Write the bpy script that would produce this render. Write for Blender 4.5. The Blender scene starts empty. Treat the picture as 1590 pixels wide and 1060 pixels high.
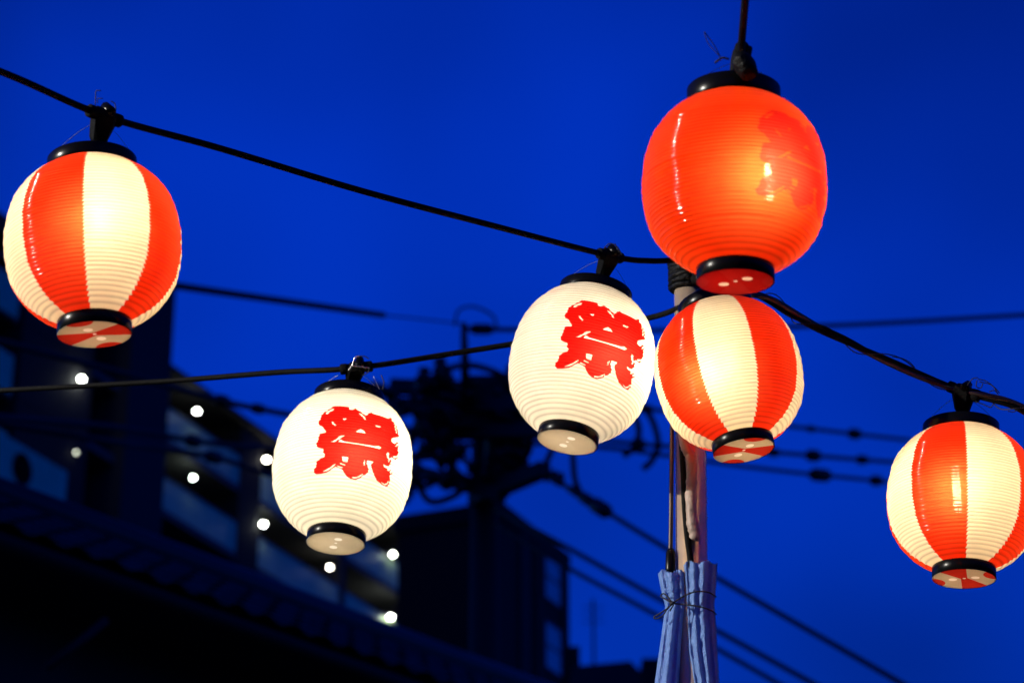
import bpy, math, random
import numpy as np
from mathutils import Vector, Matrix
random.seed(7); rng = np.random.default_rng(7)
R = math.radians
sc = bpy.context.scene
col = sc.collection

# ------------------------------------------------------------------ camera
PITCH = R(24.0)
LENS = 85.0
F = LENS / 36.0 * 1590.0
CAM = Vector((0, 0, 1.55))
cd = bpy.data.cameras.new("camera"); co = bpy.data.objects.new("camera", cd); col.objects.link(co)
co.location = CAM; co.rotation_euler = (R(90) + PITCH, 0, 0)
cd.lens = LENS; cd.sensor_width = 36; cd.sensor_fit = 'HORIZONTAL'
cd.clip_start = 0.05; cd.clip_end = 3000
cd.dof.use_dof = True; cd.dof.focus_distance = 4.22; cd.dof.aperture_fstop = 4.7; cd.dof.aperture_blades = 9
cd.dof.aperture_rotation = R(12)
sc.camera = co
FWD = Vector((0, math.cos(PITCH), math.sin(PITCH))); RGT = Vector((1, 0, 0)); UPV = Vector((0, -math.sin(PITCH), math.cos(PITCH)))

# ------------------------------------------------------------------ world, light, exposure
SUN_EL, SUN_ROT = R(1.5), R(300)
w = bpy.data.worlds.new("World"); sc.world = w; w.use_nodes = True
nt = w.node_tree; nt.nodes.clear()
n_out = nt.nodes.new('ShaderNodeOutputWorld'); n_bg = nt.nodes.new('ShaderNodeBackground')
n_sky = nt.nodes.new('ShaderNodeTexSky'); n_sky.sky_type = 'NISHITA'; n_sky.sun_disc = False
n_sky.sun_elevation = SUN_EL; n_sky.sun_rotation = SUN_ROT
n_wb = nt.nodes.new('ShaderNodeMix'); n_wb.data_type = 'RGBA'; n_wb.blend_type = 'MULTIPLY'
n_wb.inputs[0].default_value = 1.0
n_wb.inputs[7].default_value = (0.002, 0.235, 3.3, 1)      # tungsten white balance of the camera
n_tc = nt.nodes.new('ShaderNodeTexCoord'); n_ns = nt.nodes.new('ShaderNodeTexNoise')
n_ns.inputs['Scale'].default_value = 3.2; n_ns.inputs['Detail'].default_value = 2.5; n_ns.inputs['Roughness'].default_value = .5
n_mr = nt.nodes.new('ShaderNodeMapRange'); n_mr.inputs[1].default_value = .36; n_mr.inputs[2].default_value = .78
n_mr.inputs[3].default_value = .46; n_mr.inputs[4].default_value = 1.56
n_m2 = nt.nodes.new('ShaderNodeMix'); n_m2.data_type = 'RGBA'; n_m2.blend_type = 'MULTIPLY'; n_m2.inputs[0].default_value = 1.0
L = nt.links.new
n_mp = nt.nodes.new('ShaderNodeMapping'); n_mp.inputs['Location'].default_value = (2.042, 1.617, -4.31)
L(n_tc.outputs['Generated'], n_mp.inputs[0]); L(n_mp.outputs[0], n_ns.inputs['Vector']); L(n_ns.outputs[0], n_mr.inputs[0])
L(n_sky.outputs[0], n_wb.inputs[6]); L(n_wb.outputs[2], n_m2.inputs[6]); L(n_mr.outputs[0], n_m2.inputs[7])
L(n_m2.outputs[2], n_bg.inputs['Color']); L(n_bg.outputs[0], n_out.inputs[0])
n_bg.inputs['Strength'].default_value = 0.15
sun_d = bpy.data.lights.new('sun', 'SUN'); sun_d.energy = 0.03; sun_d.angle = R(10); sun_d.color = (.35, .55, 1.0)
sun_o = bpy.data.objects.new('sun', sun_d); col.objects.link(sun_o)
sun_o.rotation_euler = Vector((-math.sin(SUN_ROT) * math.cos(SUN_EL), -math.cos(SUN_ROT) * math.cos(SUN_EL), -math.sin(SUN_EL))).to_track_quat('-Z', 'Y').to_euler()
sc.view_settings.view_transform = 'Standard'; sc.view_settings.look = 'None'
sc.view_settings.exposure = 0.0; sc.view_settings.gamma = 1.0; sc.view_settings.use_curve_mapping = False
sc.render.engine = 'CYCLES'
cy = sc.cycles
cy.use_denoising = True; cy.denoiser = 'OPENIMAGEDENOISE'
cy.max_bounces = 8; cy.diffuse_bounces = 4; cy.transmission_bounces = 6; cy.transparent_max_bounces = 8; cy.glossy_bounces = 3
cy.sample_clamp_indirect = 4.0; cy.sample_clamp_direct = 0.0
cy.caustics_reflective = False; cy.caustics_refractive = False
cy.use_adaptive_sampling = False

# ------------------------------------------------------------------ helpers
def at(px, py, d):
    """pixel of the photograph (1590 wide) at optical depth d -> world point"""
    px, py, d = float(px), float(py), float(d)
    return CAM + d * (FWD + (px - 795) / F * RGT - (py - 530) / F * UPV)

def ray(px, py):
    return (FWD + (px - 795) / F * RGT - (py - 530) / F * UPV).normalized()

def props(o, label=None, cat=None, group=None, kind=None):
    if label: o['label'] = label
    if cat: o['category'] = cat
    if group: o['group'] = group
    if kind: o['kind'] = kind
    return o

def empty(name, loc, label=None, cat=None, group=None, kind=None, parent=None, rot=None):
    o = bpy.data.objects.new(name, None); col.objects.link(o)
    o.empty_display_size = .1
    if rot is not None:
        o.matrix_world = Matrix.Translation(loc) @ rot.to_4x4()
    else:
        o.location = loc
    if parent: o.parent = parent
    return props(o, label, cat, group, kind)

def mesh_obj(name, verts, faces, mat, parent=None, smooth=False, world=False):
    """verts in the parent's local space, or in world space when world=True (parent without rotation)"""
    if world and parent is not None:
        off = parent_origin(parent)
        verts = [tuple(Vector(v) - off) for v in verts]
    me = bpy.data.meshes.new(name); me.from_pydata([tuple(v) for v in verts], [], faces)
    if isinstance(mat, (list, tuple)):
        for m in mat: me.materials.append(m)
    elif mat: me.materials.append(mat)
    if smooth: me.shade_smooth()
    me.update()
    o = bpy.data.objects.new(name, me); col.objects.link(o)
    if parent: o.parent = parent
    return o

def parent_origin(p):
    v = Vector((0, 0, 0))
    while p is not None:
        v = v + Vector(p.location); p = p.parent
    return v

class MB:
    def __init__(s): s.v = []; s.f = []
    def add(s, v, f):
        b = len(s.v); s.v += [Vector(x) for x in v]; s.f += [tuple(i + b for i in q) for q in f]; return s
    def box(s, c, x, y, z):
        """box about centre c with half vectors x, y, z"""
        c, x, y, z = Vector(c), Vector(x), Vector(y), Vector(z)
        v = [c + a * x + b * y + d * z for d in (-1, 1) for b in (-1, 1) for a in (-1, 1)]
        return s.add(v, [(0, 2, 3, 1), (4, 5, 7, 6), (0, 1, 5, 4), (2, 6, 7, 3), (0, 4, 6, 2), (1, 3, 7, 5)])
    def bar(s, a, b, w, h=None, up=Vector((0, 0, 1))):
        a, b = Vector(a), Vector(b); h = h or w
        d = (b - a); x = d.normalized(); y = up.cross(x)
        if y.length < 1e-4: y = Vector((1, 0, 0)).cross(x)
        y.normalize(); z = x.cross(y)
        return s.box((a + b) / 2, d / 2, y * w / 2, z * h / 2)
    def tube(s, pts, r, n=8, cap=True):
        pts = [Vector(p) for p in pts]; m = len(pts)
        rr = r if isinstance(r, (list, tuple)) else [r] * m
        t0 = (pts[1] - pts[0]).normalized()
        u = t0.orthogonal().normalized(); v = []
        for i in range(m):
            t = (pts[min(i + 1, m - 1)] - pts[max(i - 1, 0)]).normalized()
            u = (u - t * u.dot(t)).normalized(); w_ = t.cross(u)
            for k in range(n):
                a = 2 * math.pi * k / n
                v.append(pts[i] + rr[i] * (math.cos(a) * u + math.sin(a) * w_))
        f = [(i * n + k, i * n + (k + 1) % n, (i + 1) * n + (k + 1) % n, (i + 1) * n + k) for i in range(m - 1) for k in range(n)]
        if cap: f += [tuple(range(n - 1, -1, -1)), tuple((m - 1) * n + k for k in range(n))]
        return s.add(v, f)
    def build(s, name, mat, parent=None, smooth=False, world=True):
        return mesh_obj(name, s.v, s.f, mat, parent, smooth, world)

def spline(pts, n=10):
    """Catmull-Rom through points"""
    P = [Vector(p) for p in pts]; P = [2 * P[0] - P[1]] + P + [2 * P[-1] - P[-2]]; out = []
    for i in range(1, len(P) - 2):
        for k in range(n):
            t = k / n; a, b, c, d = P[i - 1], P[i], P[i + 1], P[i + 2]
            out.append(.5 * ((2 * b) + (c - a) * t + (2 * a - 5 * b + 4 * c - d) * t * t + (3 * b - a - 3 * c + d) * t ** 3))
    out.append(P[-2]); return out

def lathe(profile, n=48):
    """profile list of (r,z) -> verts, faces around local z"""
    v, f = [], []; m = len(profile)
    for r, z in profile:
        for k in range(n):
            a = 2 * math.pi * k / n; v.append((r * math.cos(a), r * math.sin(a), z))
    for i in range(m - 1):
        for k in range(n):
            f.append((i * n + k, i * n + (k + 1) % n, (i + 1) * n + (k + 1) % n, (i + 1) * n + k))
    return v, f

# ------------------------------------------------------------------ materials
def mat(name, color, rough=.6, metal=0.0, var=.15, scale=8.0, bump=0.0, bscale=40.0, emit=None, estr=0, spec=.5, coat=0.0, hue=None):
    m = bpy.data.materials.new(name); m.use_nodes = True; t = m.node_tree; b = t.nodes['Principled BSDF']
    b.inputs['Roughness'].default_value = rough; b.inputs['Metallic'].default_value = metal
    b.inputs['Specular IOR Level'].default_value = spec; b.inputs['Coat Weight'].default_value = coat
    tc = t.nodes.new('ShaderNodeTexCoord'); nz = t.nodes.new('ShaderNodeTexNoise')
    nz.inputs['Scale'].default_value = scale; nz.inputs['Detail'].default_value = 5
    t.links.new(tc.outputs['Object'], nz.inputs['Vector'])
    mx = t.nodes.new('ShaderNodeMix'); mx.data_type = 'RGBA'
    c2 = hue or color
    mx.inputs[6].default_value = tuple(c * (1 - var) for c in color) + (1,)
    mx.inputs[7].default_value = tuple(min(1, c * (1 + var)) for c in c2) + (1,)
    t.links.new(nz.outputs[0], mx.inputs[0]); t.links.new(mx.outputs[2], b.inputs['Base Color'])
    if bump:
        n2 = t.nodes.new('ShaderNodeTexNoise'); n2.inputs['Scale'].default_value = bscale; n2.inputs['Detail'].default_value = 6
        bp = t.nodes.new('ShaderNodeBump'); bp.inputs['Strength'].default_value = bump; bp.inputs['Distance'].default_value = .01
        t.links.new(tc.outputs['Object'], n2.inputs['Vector']); t.links.new(n2.outputs[0], bp.inputs['Height'])
        t.links.new(bp.outputs[0], b.inputs['Normal'])
    if emit:
        b.inputs['Emission Color'].default_value = tuple(emit) + (1,); b.inputs['Emission Strength'].default_value = estr
    return m

BULB = (1.0, 0.77, 0.45)
def film(name, base, ink, hole=False, refr=.10, edge=.0005, wide=.14, low=.22, wlow=.30):
    """thin vinyl lantern film: lets the bulb through diffusely, a little of it nearly clear, glossy outside; 'ink' is the print"""
    m = bpy.data.materials.new(name); m.use_nodes = True; t = m.node_tree; t.nodes.clear(); N = t.nodes.new; K = t.links.new
    out = N('ShaderNodeOutputMaterial')
    at_ = N('ShaderNodeAttribute'); at_.attribute_name = 'ink'
    mr = N('ShaderNodeMapRange'); mr.inputs[1].default_value = -edge; mr.inputs[2].default_value = edge
    K(at_.outputs['Fac'], mr.inputs[0])
    aw = N('ShaderNodeAttribute'); aw.attribute_name = 'wire'
    tc = N('ShaderNodeTexCoord'); mp = N('ShaderNodeMapping'); mp.inputs['Scale'].default_value = (14, 14, 3)
    nz = N('ShaderNodeTexNoise'); nz.inputs['Scale'].default_value = 1.0; nz.inputs['Detail'].default_value = 4
    K(tc.outputs['Object'], mp.inputs[0]); K(mp.outputs[0], nz.inputs['Vector'])
    def colour(a, b):
        mx = N('ShaderNodeMix'); mx.data_type = 'RGBA'; mx.inputs[6].default_value = a + (1,); mx.inputs[7].default_value = b + (1,)
        K(mr.outputs[0], mx.inputs[0]); return mx
    cmix = colour(base, ink)
    # stains and the wire hoops that take a little light
    vr = N('ShaderNodeMapRange'); vr.inputs[1].default_value = .3; vr.inputs[2].default_value = .7; vr.inputs[3].default_value = .84; vr.inputs[4].default_value = 1.0
    K(nz.outputs[0], vr.inputs[0])
    wr = N('ShaderNodeMapRange'); wr.inputs[3].default_value = 1.0; wr.inputs[4].default_value = .60; K(aw.outputs['Fac'], wr.inputs[0])
    mu = N('ShaderNodeMath'); mu.operation = 'MULTIPLY'; K(vr.outputs[0], mu.inputs[0]); K(wr.outputs[0], mu.inputs[1])
    cm = N('ShaderNodeMix'); cm.data_type = 'RGBA'; cm.blend_type = 'MULTIPLY'; cm.inputs[0].default_value = 1
    K(cmix.outputs[2], cm.inputs[6]); K(mu.outputs[0], cm.inputs[7])
    tr = N('ShaderNodeBsdfTranslucent'); K(cm.outputs[2], tr.inputs[0])
    df = N('ShaderNodeBsdfDiffuse'); K(cm.outputs[2], df.inputs[0])
    s1 = N('ShaderNodeMixShader'); s1.inputs[0].default_value = .18; K(tr.outputs[0], s1.inputs[1]); K(df.outputs[0], s1.inputs[2])
    rf = N('ShaderNodeBsdfRefraction'); rf.inputs['IOR'].default_value = 1.20; rf.inputs['Roughness'].default_value = .04
    rc = N('ShaderNodeMix'); rc.data_type = 'RGBA'; rc.inputs[0].default_value = .35; rc.inputs[6].default_value = (1, 1, 1, 1)
    K(cm.outputs[2], rc.inputs[7]); K(rc.outputs[2], rf.inputs['Color'])
    rw = N('ShaderNodeBsdfRefraction'); rw.inputs['IOR'].default_value = 1.55; rw.inputs['Roughness'].default_value = 1.0
    gm = N('ShaderNodeGamma'); gm.inputs[1].default_value = .46; K(cm.outputs[2], gm.inputs[0]); K(gm.outputs[0], rw.inputs['Color'])
    s0 = N('ShaderNodeMixShader'); wv = N('ShaderNodeMapRange'); wv.inputs[3].default_value = wide * wlow; wv.inputs[4].default_value = wide; K(mr.outputs[0], wv.inputs[0]); K(wv.outputs[0], s0.inputs[0]); K(s1.outputs[0], s0.inputs[1]); K(rw.outputs[0], s0.inputs[2]); s1 = s0
    s2 = N('ShaderNodeMixShader'); K(s1.outputs[0], s2.inputs[1]); K(rf.outputs[0], s2.inputs[2])
    rv = N('ShaderNodeMapRange'); rv.inputs[3].default_value = refr * low; rv.inputs[4].default_value = refr; K(mr.outputs[0], rv.inputs[0]); K(rv.outputs[0], s2.inputs[0])
    gl = N('ShaderNodeBsdfGlossy'); gl.inputs['Roughness'].default_value = .08; gl.inputs[0].default_value = (1, 1, 1, 1)
    fr = N('ShaderNodeFresnel'); fr.inputs[0].default_value = 1.40
    fm = N('ShaderNodeMath'); fm.operation = 'MULTIPLY'; fm.inputs[1].default_value = .27; K(fr.outputs[0], fm.inputs[0])
    geo = N('ShaderNodeNewGeometry'); fb = N('ShaderNodeMath'); fb.operation = 'SUBTRACT'; fb.inputs[0].default_value = 1; K(geo.outputs['Backfacing'], fb.inputs[1])
    f2 = N('ShaderNodeMath'); f2.operation = 'MULTIPLY'; K(fm.outputs[0], f2.inputs[0]); K(fb.outputs[0], f2.inputs[1])
    s3 = N('ShaderNodeMixShader'); K(f2.outputs[0], s3.inputs[0]); K(s2.outputs[0], s3.inputs[1]); K(gl.outputs[0], s3.inputs[2])
    last = s3
    if hole:
        ah = N('ShaderNodeAttribute'); ah.attribute_name = 'hole'
        hr = N('ShaderNodeMapRange'); hr.inputs[1].default_value = -.0003; hr.inputs[2].default_value = .0003; K(ah.outputs['Fac'], hr.inputs[0])
        tp = N('ShaderNodeBsdfTranslucent'); tp.inputs[0].default_value = (.98, .96, .92, 1); s4 = N('ShaderNodeMixShader'); K(hr.outputs[0], s4.inputs[0]); K(s3.outputs[0], s4.inputs[1]); K(tp.outputs[0], s4.inputs[2]); last = s4
    K(last.outputs[0], out.inputs[0])
    return m

WHITE_F = (0.93, 0.88, 0.70); RED_F = (0.92, 0.026, 0.002)
M = {}
M['film_stripe'] = film('white_and_red_film', WHITE_F, RED_F, refr=.009)
M['film_white'] = film('white_film', (.93, .90, .80), (0.82, 0.006, 0.003), refr=.0, wide=.05)
M['film_red'] = film('orange_red_film', (0.93, 0.048, 0.003), (0.74, 0.013, 0.004), refr=.001, low=13.0, wlow=1.0)
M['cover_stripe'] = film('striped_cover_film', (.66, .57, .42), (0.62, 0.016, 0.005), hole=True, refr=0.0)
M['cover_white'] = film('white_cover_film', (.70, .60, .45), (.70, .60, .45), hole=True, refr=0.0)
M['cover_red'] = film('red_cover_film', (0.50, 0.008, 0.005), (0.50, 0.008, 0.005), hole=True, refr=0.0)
M['black_plastic'] = mat('black_plastic', (.003, .003, .003), rough=.24, var=.3, scale=30, spec=.09)
M['black_rubber'] = mat('black_rubber', (.0035, .0035, .0035), rough=.7, spec=.06, var=.3, scale=60, bump=.2, bscale=200)
M['brown_rubber'] = mat('brown_rubber', (.030, .013, .008), rough=.45, var=.3, scale=60)
M['tape'] = mat('black_tape', (.004, .004, .004), rough=.45, spec=.10, var=.4, scale=40, bump=.6, bscale=90)
M['brown_tape'] = mat('brown_tape', (.30, .22, .17), rough=.5, var=.35, scale=25, bump=.5, bscale=70)
M['wire_metal'] = mat('bright_tie_wire', (.55, .53, .5), rough=.3, metal=1.0)
M['steel'] = mat('galvanised_pipe', (.70, .52, .37), rough=.27, metal=.6, var=.25, scale=14, bump=.15, bscale=60)
M['cord'] = mat('black_cord', (.01, .011, .02), rough=.8, bump=.4, bscale=300)
M['bulb'] = mat('lit_bulb', (.9, .9, .9), rough=.3, emit=BULB, estr=244)
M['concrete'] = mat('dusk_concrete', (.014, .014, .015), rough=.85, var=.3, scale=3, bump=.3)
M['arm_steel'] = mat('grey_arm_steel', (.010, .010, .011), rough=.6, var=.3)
M['ceramic'] = mat('brown_ceramic', (.014, .011, .010), rough=.4)
M['wire'] = mat('weathered_wire_sheath', (.012, .012, .014), rough=.6)
M['apart_wall'] = mat('dark_brown_facade', (.018, .017, .018), rough=.85, var=.35, scale=.8)
M['tower_wall'] = mat('grey_tower_render', (.036, .036, .04), rough=.85, var=.15, scale=.5)
M['rail'] = mat('pale_balustrade', (.60, .92, .40), rough=.4, metal=.12, var=.3, scale=1.6)
M['slab'] = mat('slab_concrete', (.11, .11, .11), rough=.85, var=.2, scale=1.0)
M['lamp'] = mat('lit_corridor_lamp', (.9, .9, .9), emit=(.93, 1.0, .88), estr=62)
M['lamp_warm'] = mat('warm_corridor_lamp', (.9, .9, .9), emit=(1.0, .95, .80), estr=50)
M['lamp_green'] = mat('greenish_corridor_lamp', (.9, .9, .9), emit=(.84, 1.0, .86), estr=44)
M['lamp_dim'] = mat('dim_corridor_lamp', (.9, .9, .9), emit=(.95, 1.0, .8), estr=9)
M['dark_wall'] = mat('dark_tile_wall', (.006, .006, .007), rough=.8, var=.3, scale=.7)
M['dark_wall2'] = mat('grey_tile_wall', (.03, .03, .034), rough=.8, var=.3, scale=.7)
M['glass'] = mat('window_glass', (.7, .95, .75), rough=.16, metal=.5, spec=.8, var=.5, scale=.9)
M['frame'] = mat('window_frame', (.10, .10, .11), rough=.5)
M['tile'] = mat('fired_roof_tile', (.018, .018, .020), rough=.45, var=.45, scale=4)
M['plaster'] = mat('dark_plaster', (.030, .030, .032), rough=.9, var=.4, scale=1.5, bump=.3)
M['timber'] = mat('dark_timber', (.010, .009, .008), rough=.8, var=.3)
M['asphalt'] = mat('asphalt', (.05, .05, .05), rough=.9, var=.25, scale=2, bump=.3)
M['far'] = mat('far_house_wall', (.012, .012, .014), rough=.9)

# blue ribbed foam, a little translucent
def foam_mat():
    m = mat('blue_foam', (.15, .32, .84), rough=.42, var=.22, scale=120, bump=.9, bscale=300, hue=(.27, .44, .97))
    t = m.node_tree; b = t.nodes['Principled BSDF']; out = t.nodes['Material Output']
    tr = t.nodes.new('ShaderNodeBsdfTranslucent'); tr.inputs[0].default_value = (.35, .5, .9, 1)
    ms = t.nodes.new('ShaderNodeMixShader'); ms.inputs[0].default_value = .32
    t.links.new(b.outputs[0], ms.inputs[1]); t.links.new(tr.outputs[0], ms.inputs[2]); t.links.new(ms.outputs[0], out.inputs[0])
    return m
M['foam'] = foam_mat()

# ------------------------------------------------------------------ ground
g = 1500
props(mesh_obj('ground', [(-g, -g, 0), (g, -g, 0), (g, g, 0), (-g, g, 0)], [(0, 1, 2, 3)], M['asphalt']), kind='structure')

#%%STRUCT
# ------------------------------------------------------------------ apartment block with open galleries, far left
ANG = R(23.4)
U = Vector((math.sin(ANG), math.cos(ANG), 0)); NRM = Vector((math.cos(ANG), -math.sin(ANG), 0)); Z = Vector((0, 0, 1))
P0 = at(306, 638, 104)
FACE0 = P0 - Vector((0, 0, P0.z)) + NRM * 0.7            # ground point on the gallery face
def on_face(px, py, off=0.0, base=None):
    """(s, z) where the sight line through a pixel meets the gallery face (pushed inward by off)"""
    b = (base or FACE0) - NRM * off; r_ = ray(px, py); k = (b - CAM).dot(NRM) / r_.dot(NRM); p = CAM + r_ * k
    return (p - b).dot(U), p.z
apt = empty('apartment_building', FACE0, 'tall apartment block with lit open galleries and blue balustrades behind the two left lanterns', 'building')
def fb(mb, s0, s1, w0, w1, z0, z1, base=None):
    b = base or FACE0
    c = b + U * (s0 + s1) / 2 - NRM * (w0 + w1) / 2 + Z * (z0 + z1) / 2
    return mb.box(c, U * (s1 - s0) / 2, NRM * (w1 - w0) / 2, Z * (z1 - z0) / 2)
zc = P0.z + .15                                          # ceiling of the top gallery
FL = 3.07
zroof = on_face(275, 588)[1]
s_t0 = on_face(200, 600, -.3)[0]; s_t1 = on_face(264, 600, -.3)[0]
s_end = on_face(700, 900)[0] + 14
m_ = MB(); fb(m_, s_t1 - 22, s_end, 2.0, 14, 0, zroof - .3); m_.build('wall', M['apart_wall'], apt)
m_ = MB(); fb(m_, s_t0, s_t1, -.3, 1.99, 0, on_face(268, 436, -.3)[1]); m_.build('stair_tower', M['tower_wall'], apt)
m_ = MB(); fb(m_, s_t1 + .01, s_end + .3, -.35, 14.3, zc + .32, zroof); m_.build('roof', M['apart_wall'], apt)
m_ = MB(); fb(m_, s_t0 - 19, s_t0 - .01, -.35, 14.3, zc + 1.5, zroof + .7); m_.build('roof', M['apart_wall'], apt)
bays = []
xs = [266, 370, 402, 527, 536, 628, 640, 735, 745]
ss = [on_face(x, 700 + (x - 266) * .7)[0] for x in xs]
for (a, b) in ((ss[1], ss[2]), (ss[3], ss[4]), (ss[5], ss[6])):
    m_ = MB(); fb(m_, a, b, -.05 if a == ss[1] else -.03, 1.98, 0, zc + .30); m_.build('pillar', M['tower_wall'] if a != ss[1] else M['apart_wall'], apt)
spans = [(s_t1 + .02, ss[1] - .02), (ss[2] + .02, ss[3] - .02), (ss[4] + .02, ss[5] - .02), (ss[6] + .02, ss[6] + 6), (ss[6] + 6.1, s_end)]
for k in range(13):
    zk = zc - k * FL
    m_ = MB(); fb(m_, s_t1 + .015, s_end, -.02, 1.97, zk - 3.05, zk - 2.75); m_.build('gallery_floor', M['slab'], apt)
    if k > 5: continue
    m_ = MB(); fb(m_, s_t1 + .02, s_end - .02, 1.95, 1.985, zk - 2.745, zk - .02); m_.build('back_wall', M['slab'], apt)
    for (a, b) in spans:
        m_ = MB(); fb(m_, a, b, 0, .10, zk - 2.95, zk - 1.42); m_.build('balustrade', M['rail'], apt)
        m_ = MB(); fb(m_, a, b, -.03, .13, zk - 1.418, zk - 1.36); m_.build('handrail', M['frame'], apt)
    for s in np.arange(s_t1 + 1.2, s_end - 1, 2.95):
        m_ = MB(); fb(m_, s, s + .9, 1.93, 1.99, zk - 2.74, zk - .7); m_.build('door', M['frame'], apt)
# left wing, floors a metre higher
spans_l = [(s_t0 - 3.6, s_t0 - .6), (s_t0 - 13.5, s_t0 - 7.2)]
for k in range(13):
    zk = zc + 1.0 - k * FL
    m_ = MB(); fb(m_, s_t0 - 19, s_t0 - .015, .12, 1.97, zk - 3.05, zk - 2.75); m_.build('gallery_floor', M['slab'], apt)
    if k > 4: continue
    m_ = MB(); fb(m_, s_t0 - 18, s_t0 - 7.4, 0, .10, zk - 2.95, zk - 1.42); m_.build('balustrade', M['rail'], apt)
    m_ = MB(); fb(m_, s_t0 - 7.2, s_t0 - 2.4, -.15, 1.0, zk - 3.06, zk + .1); m_.build('wall_panel', M['apart_wall'], apt)
for i, (px, py, dim) in enumerate([(306, 638, 0), (414, 713, 0), (512, 786, 0), (610, 860, 0), (300, 741, 0), (409, 813, 0), (512, 880, 0), (607, 957, 0),
                                   (127, 588, 0), (118, 702, 1)]):
    off = -.14 if i < 8 else -.34
    s, z = on_face(px, py, off)
    c = FACE0 - NRM * off + U * s + Z * z
    v, f = lathe([(.001, -.06), (.055, -.05), (.085, -.02), (.085, .02), (.001, .03)], 12)
    if dim: v = [(x * .55, y * .55, q * .55) for x, y, q in v]
    o = mesh_obj('corridor_lamp', v, f, M['lamp_dim' if dim else ('lamp', 'lamp_warm', 'lamp', 'lamp', 'lamp_green')[i % 5]], apt, True); o.location = c - FACE0; o.scale = (rng.uniform(.8, 1.12),) * 3
# air conditioner on the left wing's gallery
s, z = on_face(25, 735, -.3); ac = MB(); fb(ac, s - 2.6, s + 2.6, -.75, -.16, z - 1.0, z + .9); aco = ac.build('equipment_box', M['rail'], apt)
fan_c = FACE0 + NRM * .76 + U * (s - .3) + Z * z
v, f = lathe([(.62, 0), (.62, .03), (.50, .03), (.50, .005), (.22, .005), (.20, .05), (.001, .05)], 20)
rot = NRM.to_track_quat('Z', 'Y').to_matrix()
fo = mesh_obj('fan_grille', [tuple(rot @ Vector(x)) for x in v], f, M['black_rubber'], aco, True); fo.location = fan_c - FACE0

# ------------------------------------------------------------------ dark tower block in the middle
C0 = at(775, 775, 100); C0 = Vector((C0.x, C0.y, 0)); ztop = at(775, 775, 100).z
blk = empty('office_block', C0, 'unlit dark tower block with two blue windows on its right side behind the utility pole', 'building')
def on_block(px, py):
    r_ = ray(px, py); k = (C0 - CAM).dot(NRM) / r_.dot(NRM); p = CAM + r_ * k; return (p - C0).dot(U), p.z
s_far = on_block(880, 950)[0]
wide = next(w_ for w_ in np.arange(2, 30, .1) if (lambda q: 795 + F * q.x / q.dot(FWD))(C0 + Z * ztop - NRM * float(w_) - CAM) < 621)
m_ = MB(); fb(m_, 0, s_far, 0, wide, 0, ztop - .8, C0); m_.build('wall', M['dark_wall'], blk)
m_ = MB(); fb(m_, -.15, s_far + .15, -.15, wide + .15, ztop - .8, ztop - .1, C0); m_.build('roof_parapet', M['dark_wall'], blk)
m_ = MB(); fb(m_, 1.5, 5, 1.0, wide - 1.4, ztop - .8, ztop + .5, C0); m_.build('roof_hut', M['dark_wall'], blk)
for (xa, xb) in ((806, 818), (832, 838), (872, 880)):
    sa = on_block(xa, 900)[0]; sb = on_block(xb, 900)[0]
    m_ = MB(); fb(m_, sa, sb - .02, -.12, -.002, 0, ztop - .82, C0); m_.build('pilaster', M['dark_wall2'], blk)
s0, s1 = on_block(846, 895)[0], on_block(869, 895)[0]
for k in range(5):
    zt = on_block(857, 866)[1] - k * 3.07; zb = zt - 1.95
    wf = MB(); 
    fb(wf, s0 - .08, s1 + .08, -.06, -.003, zt, zt + .08, C0); fb(wf, s0 - .08, s1 + .08, -.06, -.003, zb - .08, zb, C0)
    fb(wf, s0 - .08, s0, -.06, -.003, zb, zt, C0); fb(wf, s1, s1 + .08, -.06, -.003, zb, zt, C0)
    fb(wf, s0, s1, -.06, -.003, (zt + zb) / 2 - .04, (zt + zb) / 2 + .04, C0)
    wo = wf.build('window', M['frame'], blk)
    for (za, zb2) in ((zb, (zt + zb) / 2 - .04), ((zt + zb) / 2 + .04, zt)):
        p_ = MB(); fb(p_, s0 + .001, s1 - .001, -.03, -.003, za + .001, zb2 - .001, C0); p_.build('pane', M['glass'], wo)

# ------------------------------------------------------------------ low far roofs and masts bottom right of the block
def far_house(x0, x1, ytop, d, name, label, shape):
    a = at(x0, ytop, d); b = at(x1, ytop, d); e = empty(name, Vector(((a.x + b.x) / 2, a.y, 0)), label, 'house')
    m = MB(); c = (a + b) / 2; h = c.z; hw = (b.x - a.x) / 2
    m.box((c.x, c.y + 4, (h - 1.6) / 2), (hw, 0, 0), (0, 4, 0), (0, 0, (h - 1.6) / 2)); m.build('wall', M['far'], e)
    m = MB()
    if shape == 'gable':
        y0, y1 = c.y - .4, c.y + 8.4; x0_, x1_ = c.x - hw - .4, c.x + hw + .4; zb = h - 1.59
        m.add([(x0_, y0, zb), (x1_, y0, zb), (x1_, y1, zb), (x0_, y1, zb), (x0_ + hw * .25, y0 + 1.5, h), (x1_ - hw * .8, y0 + 1.5, h + .2), (x1_ - hw * .8, y1 - 1.5, h + .2), (x0_ + hw * .25, y1 - 1.5, h)],
              [(0, 3, 2, 1), (4, 5, 6, 7), (0, 1, 5, 4), (1, 2, 6, 5), (2, 3, 7, 6), (3, 0, 4, 7)])
    else:
        m.box((c.x, c.y + 4, h - .8), (hw + .1, 0, 0), (0, 4.1, 0), (0, 0, .79))
    m.build('roof', M['far'], e)
    return e
far_house(880, 896, 1003, 90, 'narrow_house', 'narrow dark rooftop block directly right of the dark tower block', 'flat')
far_house(893, 1012, 1020, 88, 'far_house', 'low dark house with sloping roof at bottom edge left of blue foam', 'gable')
far_house(1001, 1021, 1022, 80, 'roof_tank_house', 'small dark upright block at bottom edge beside the blue foam', 'flat')
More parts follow.
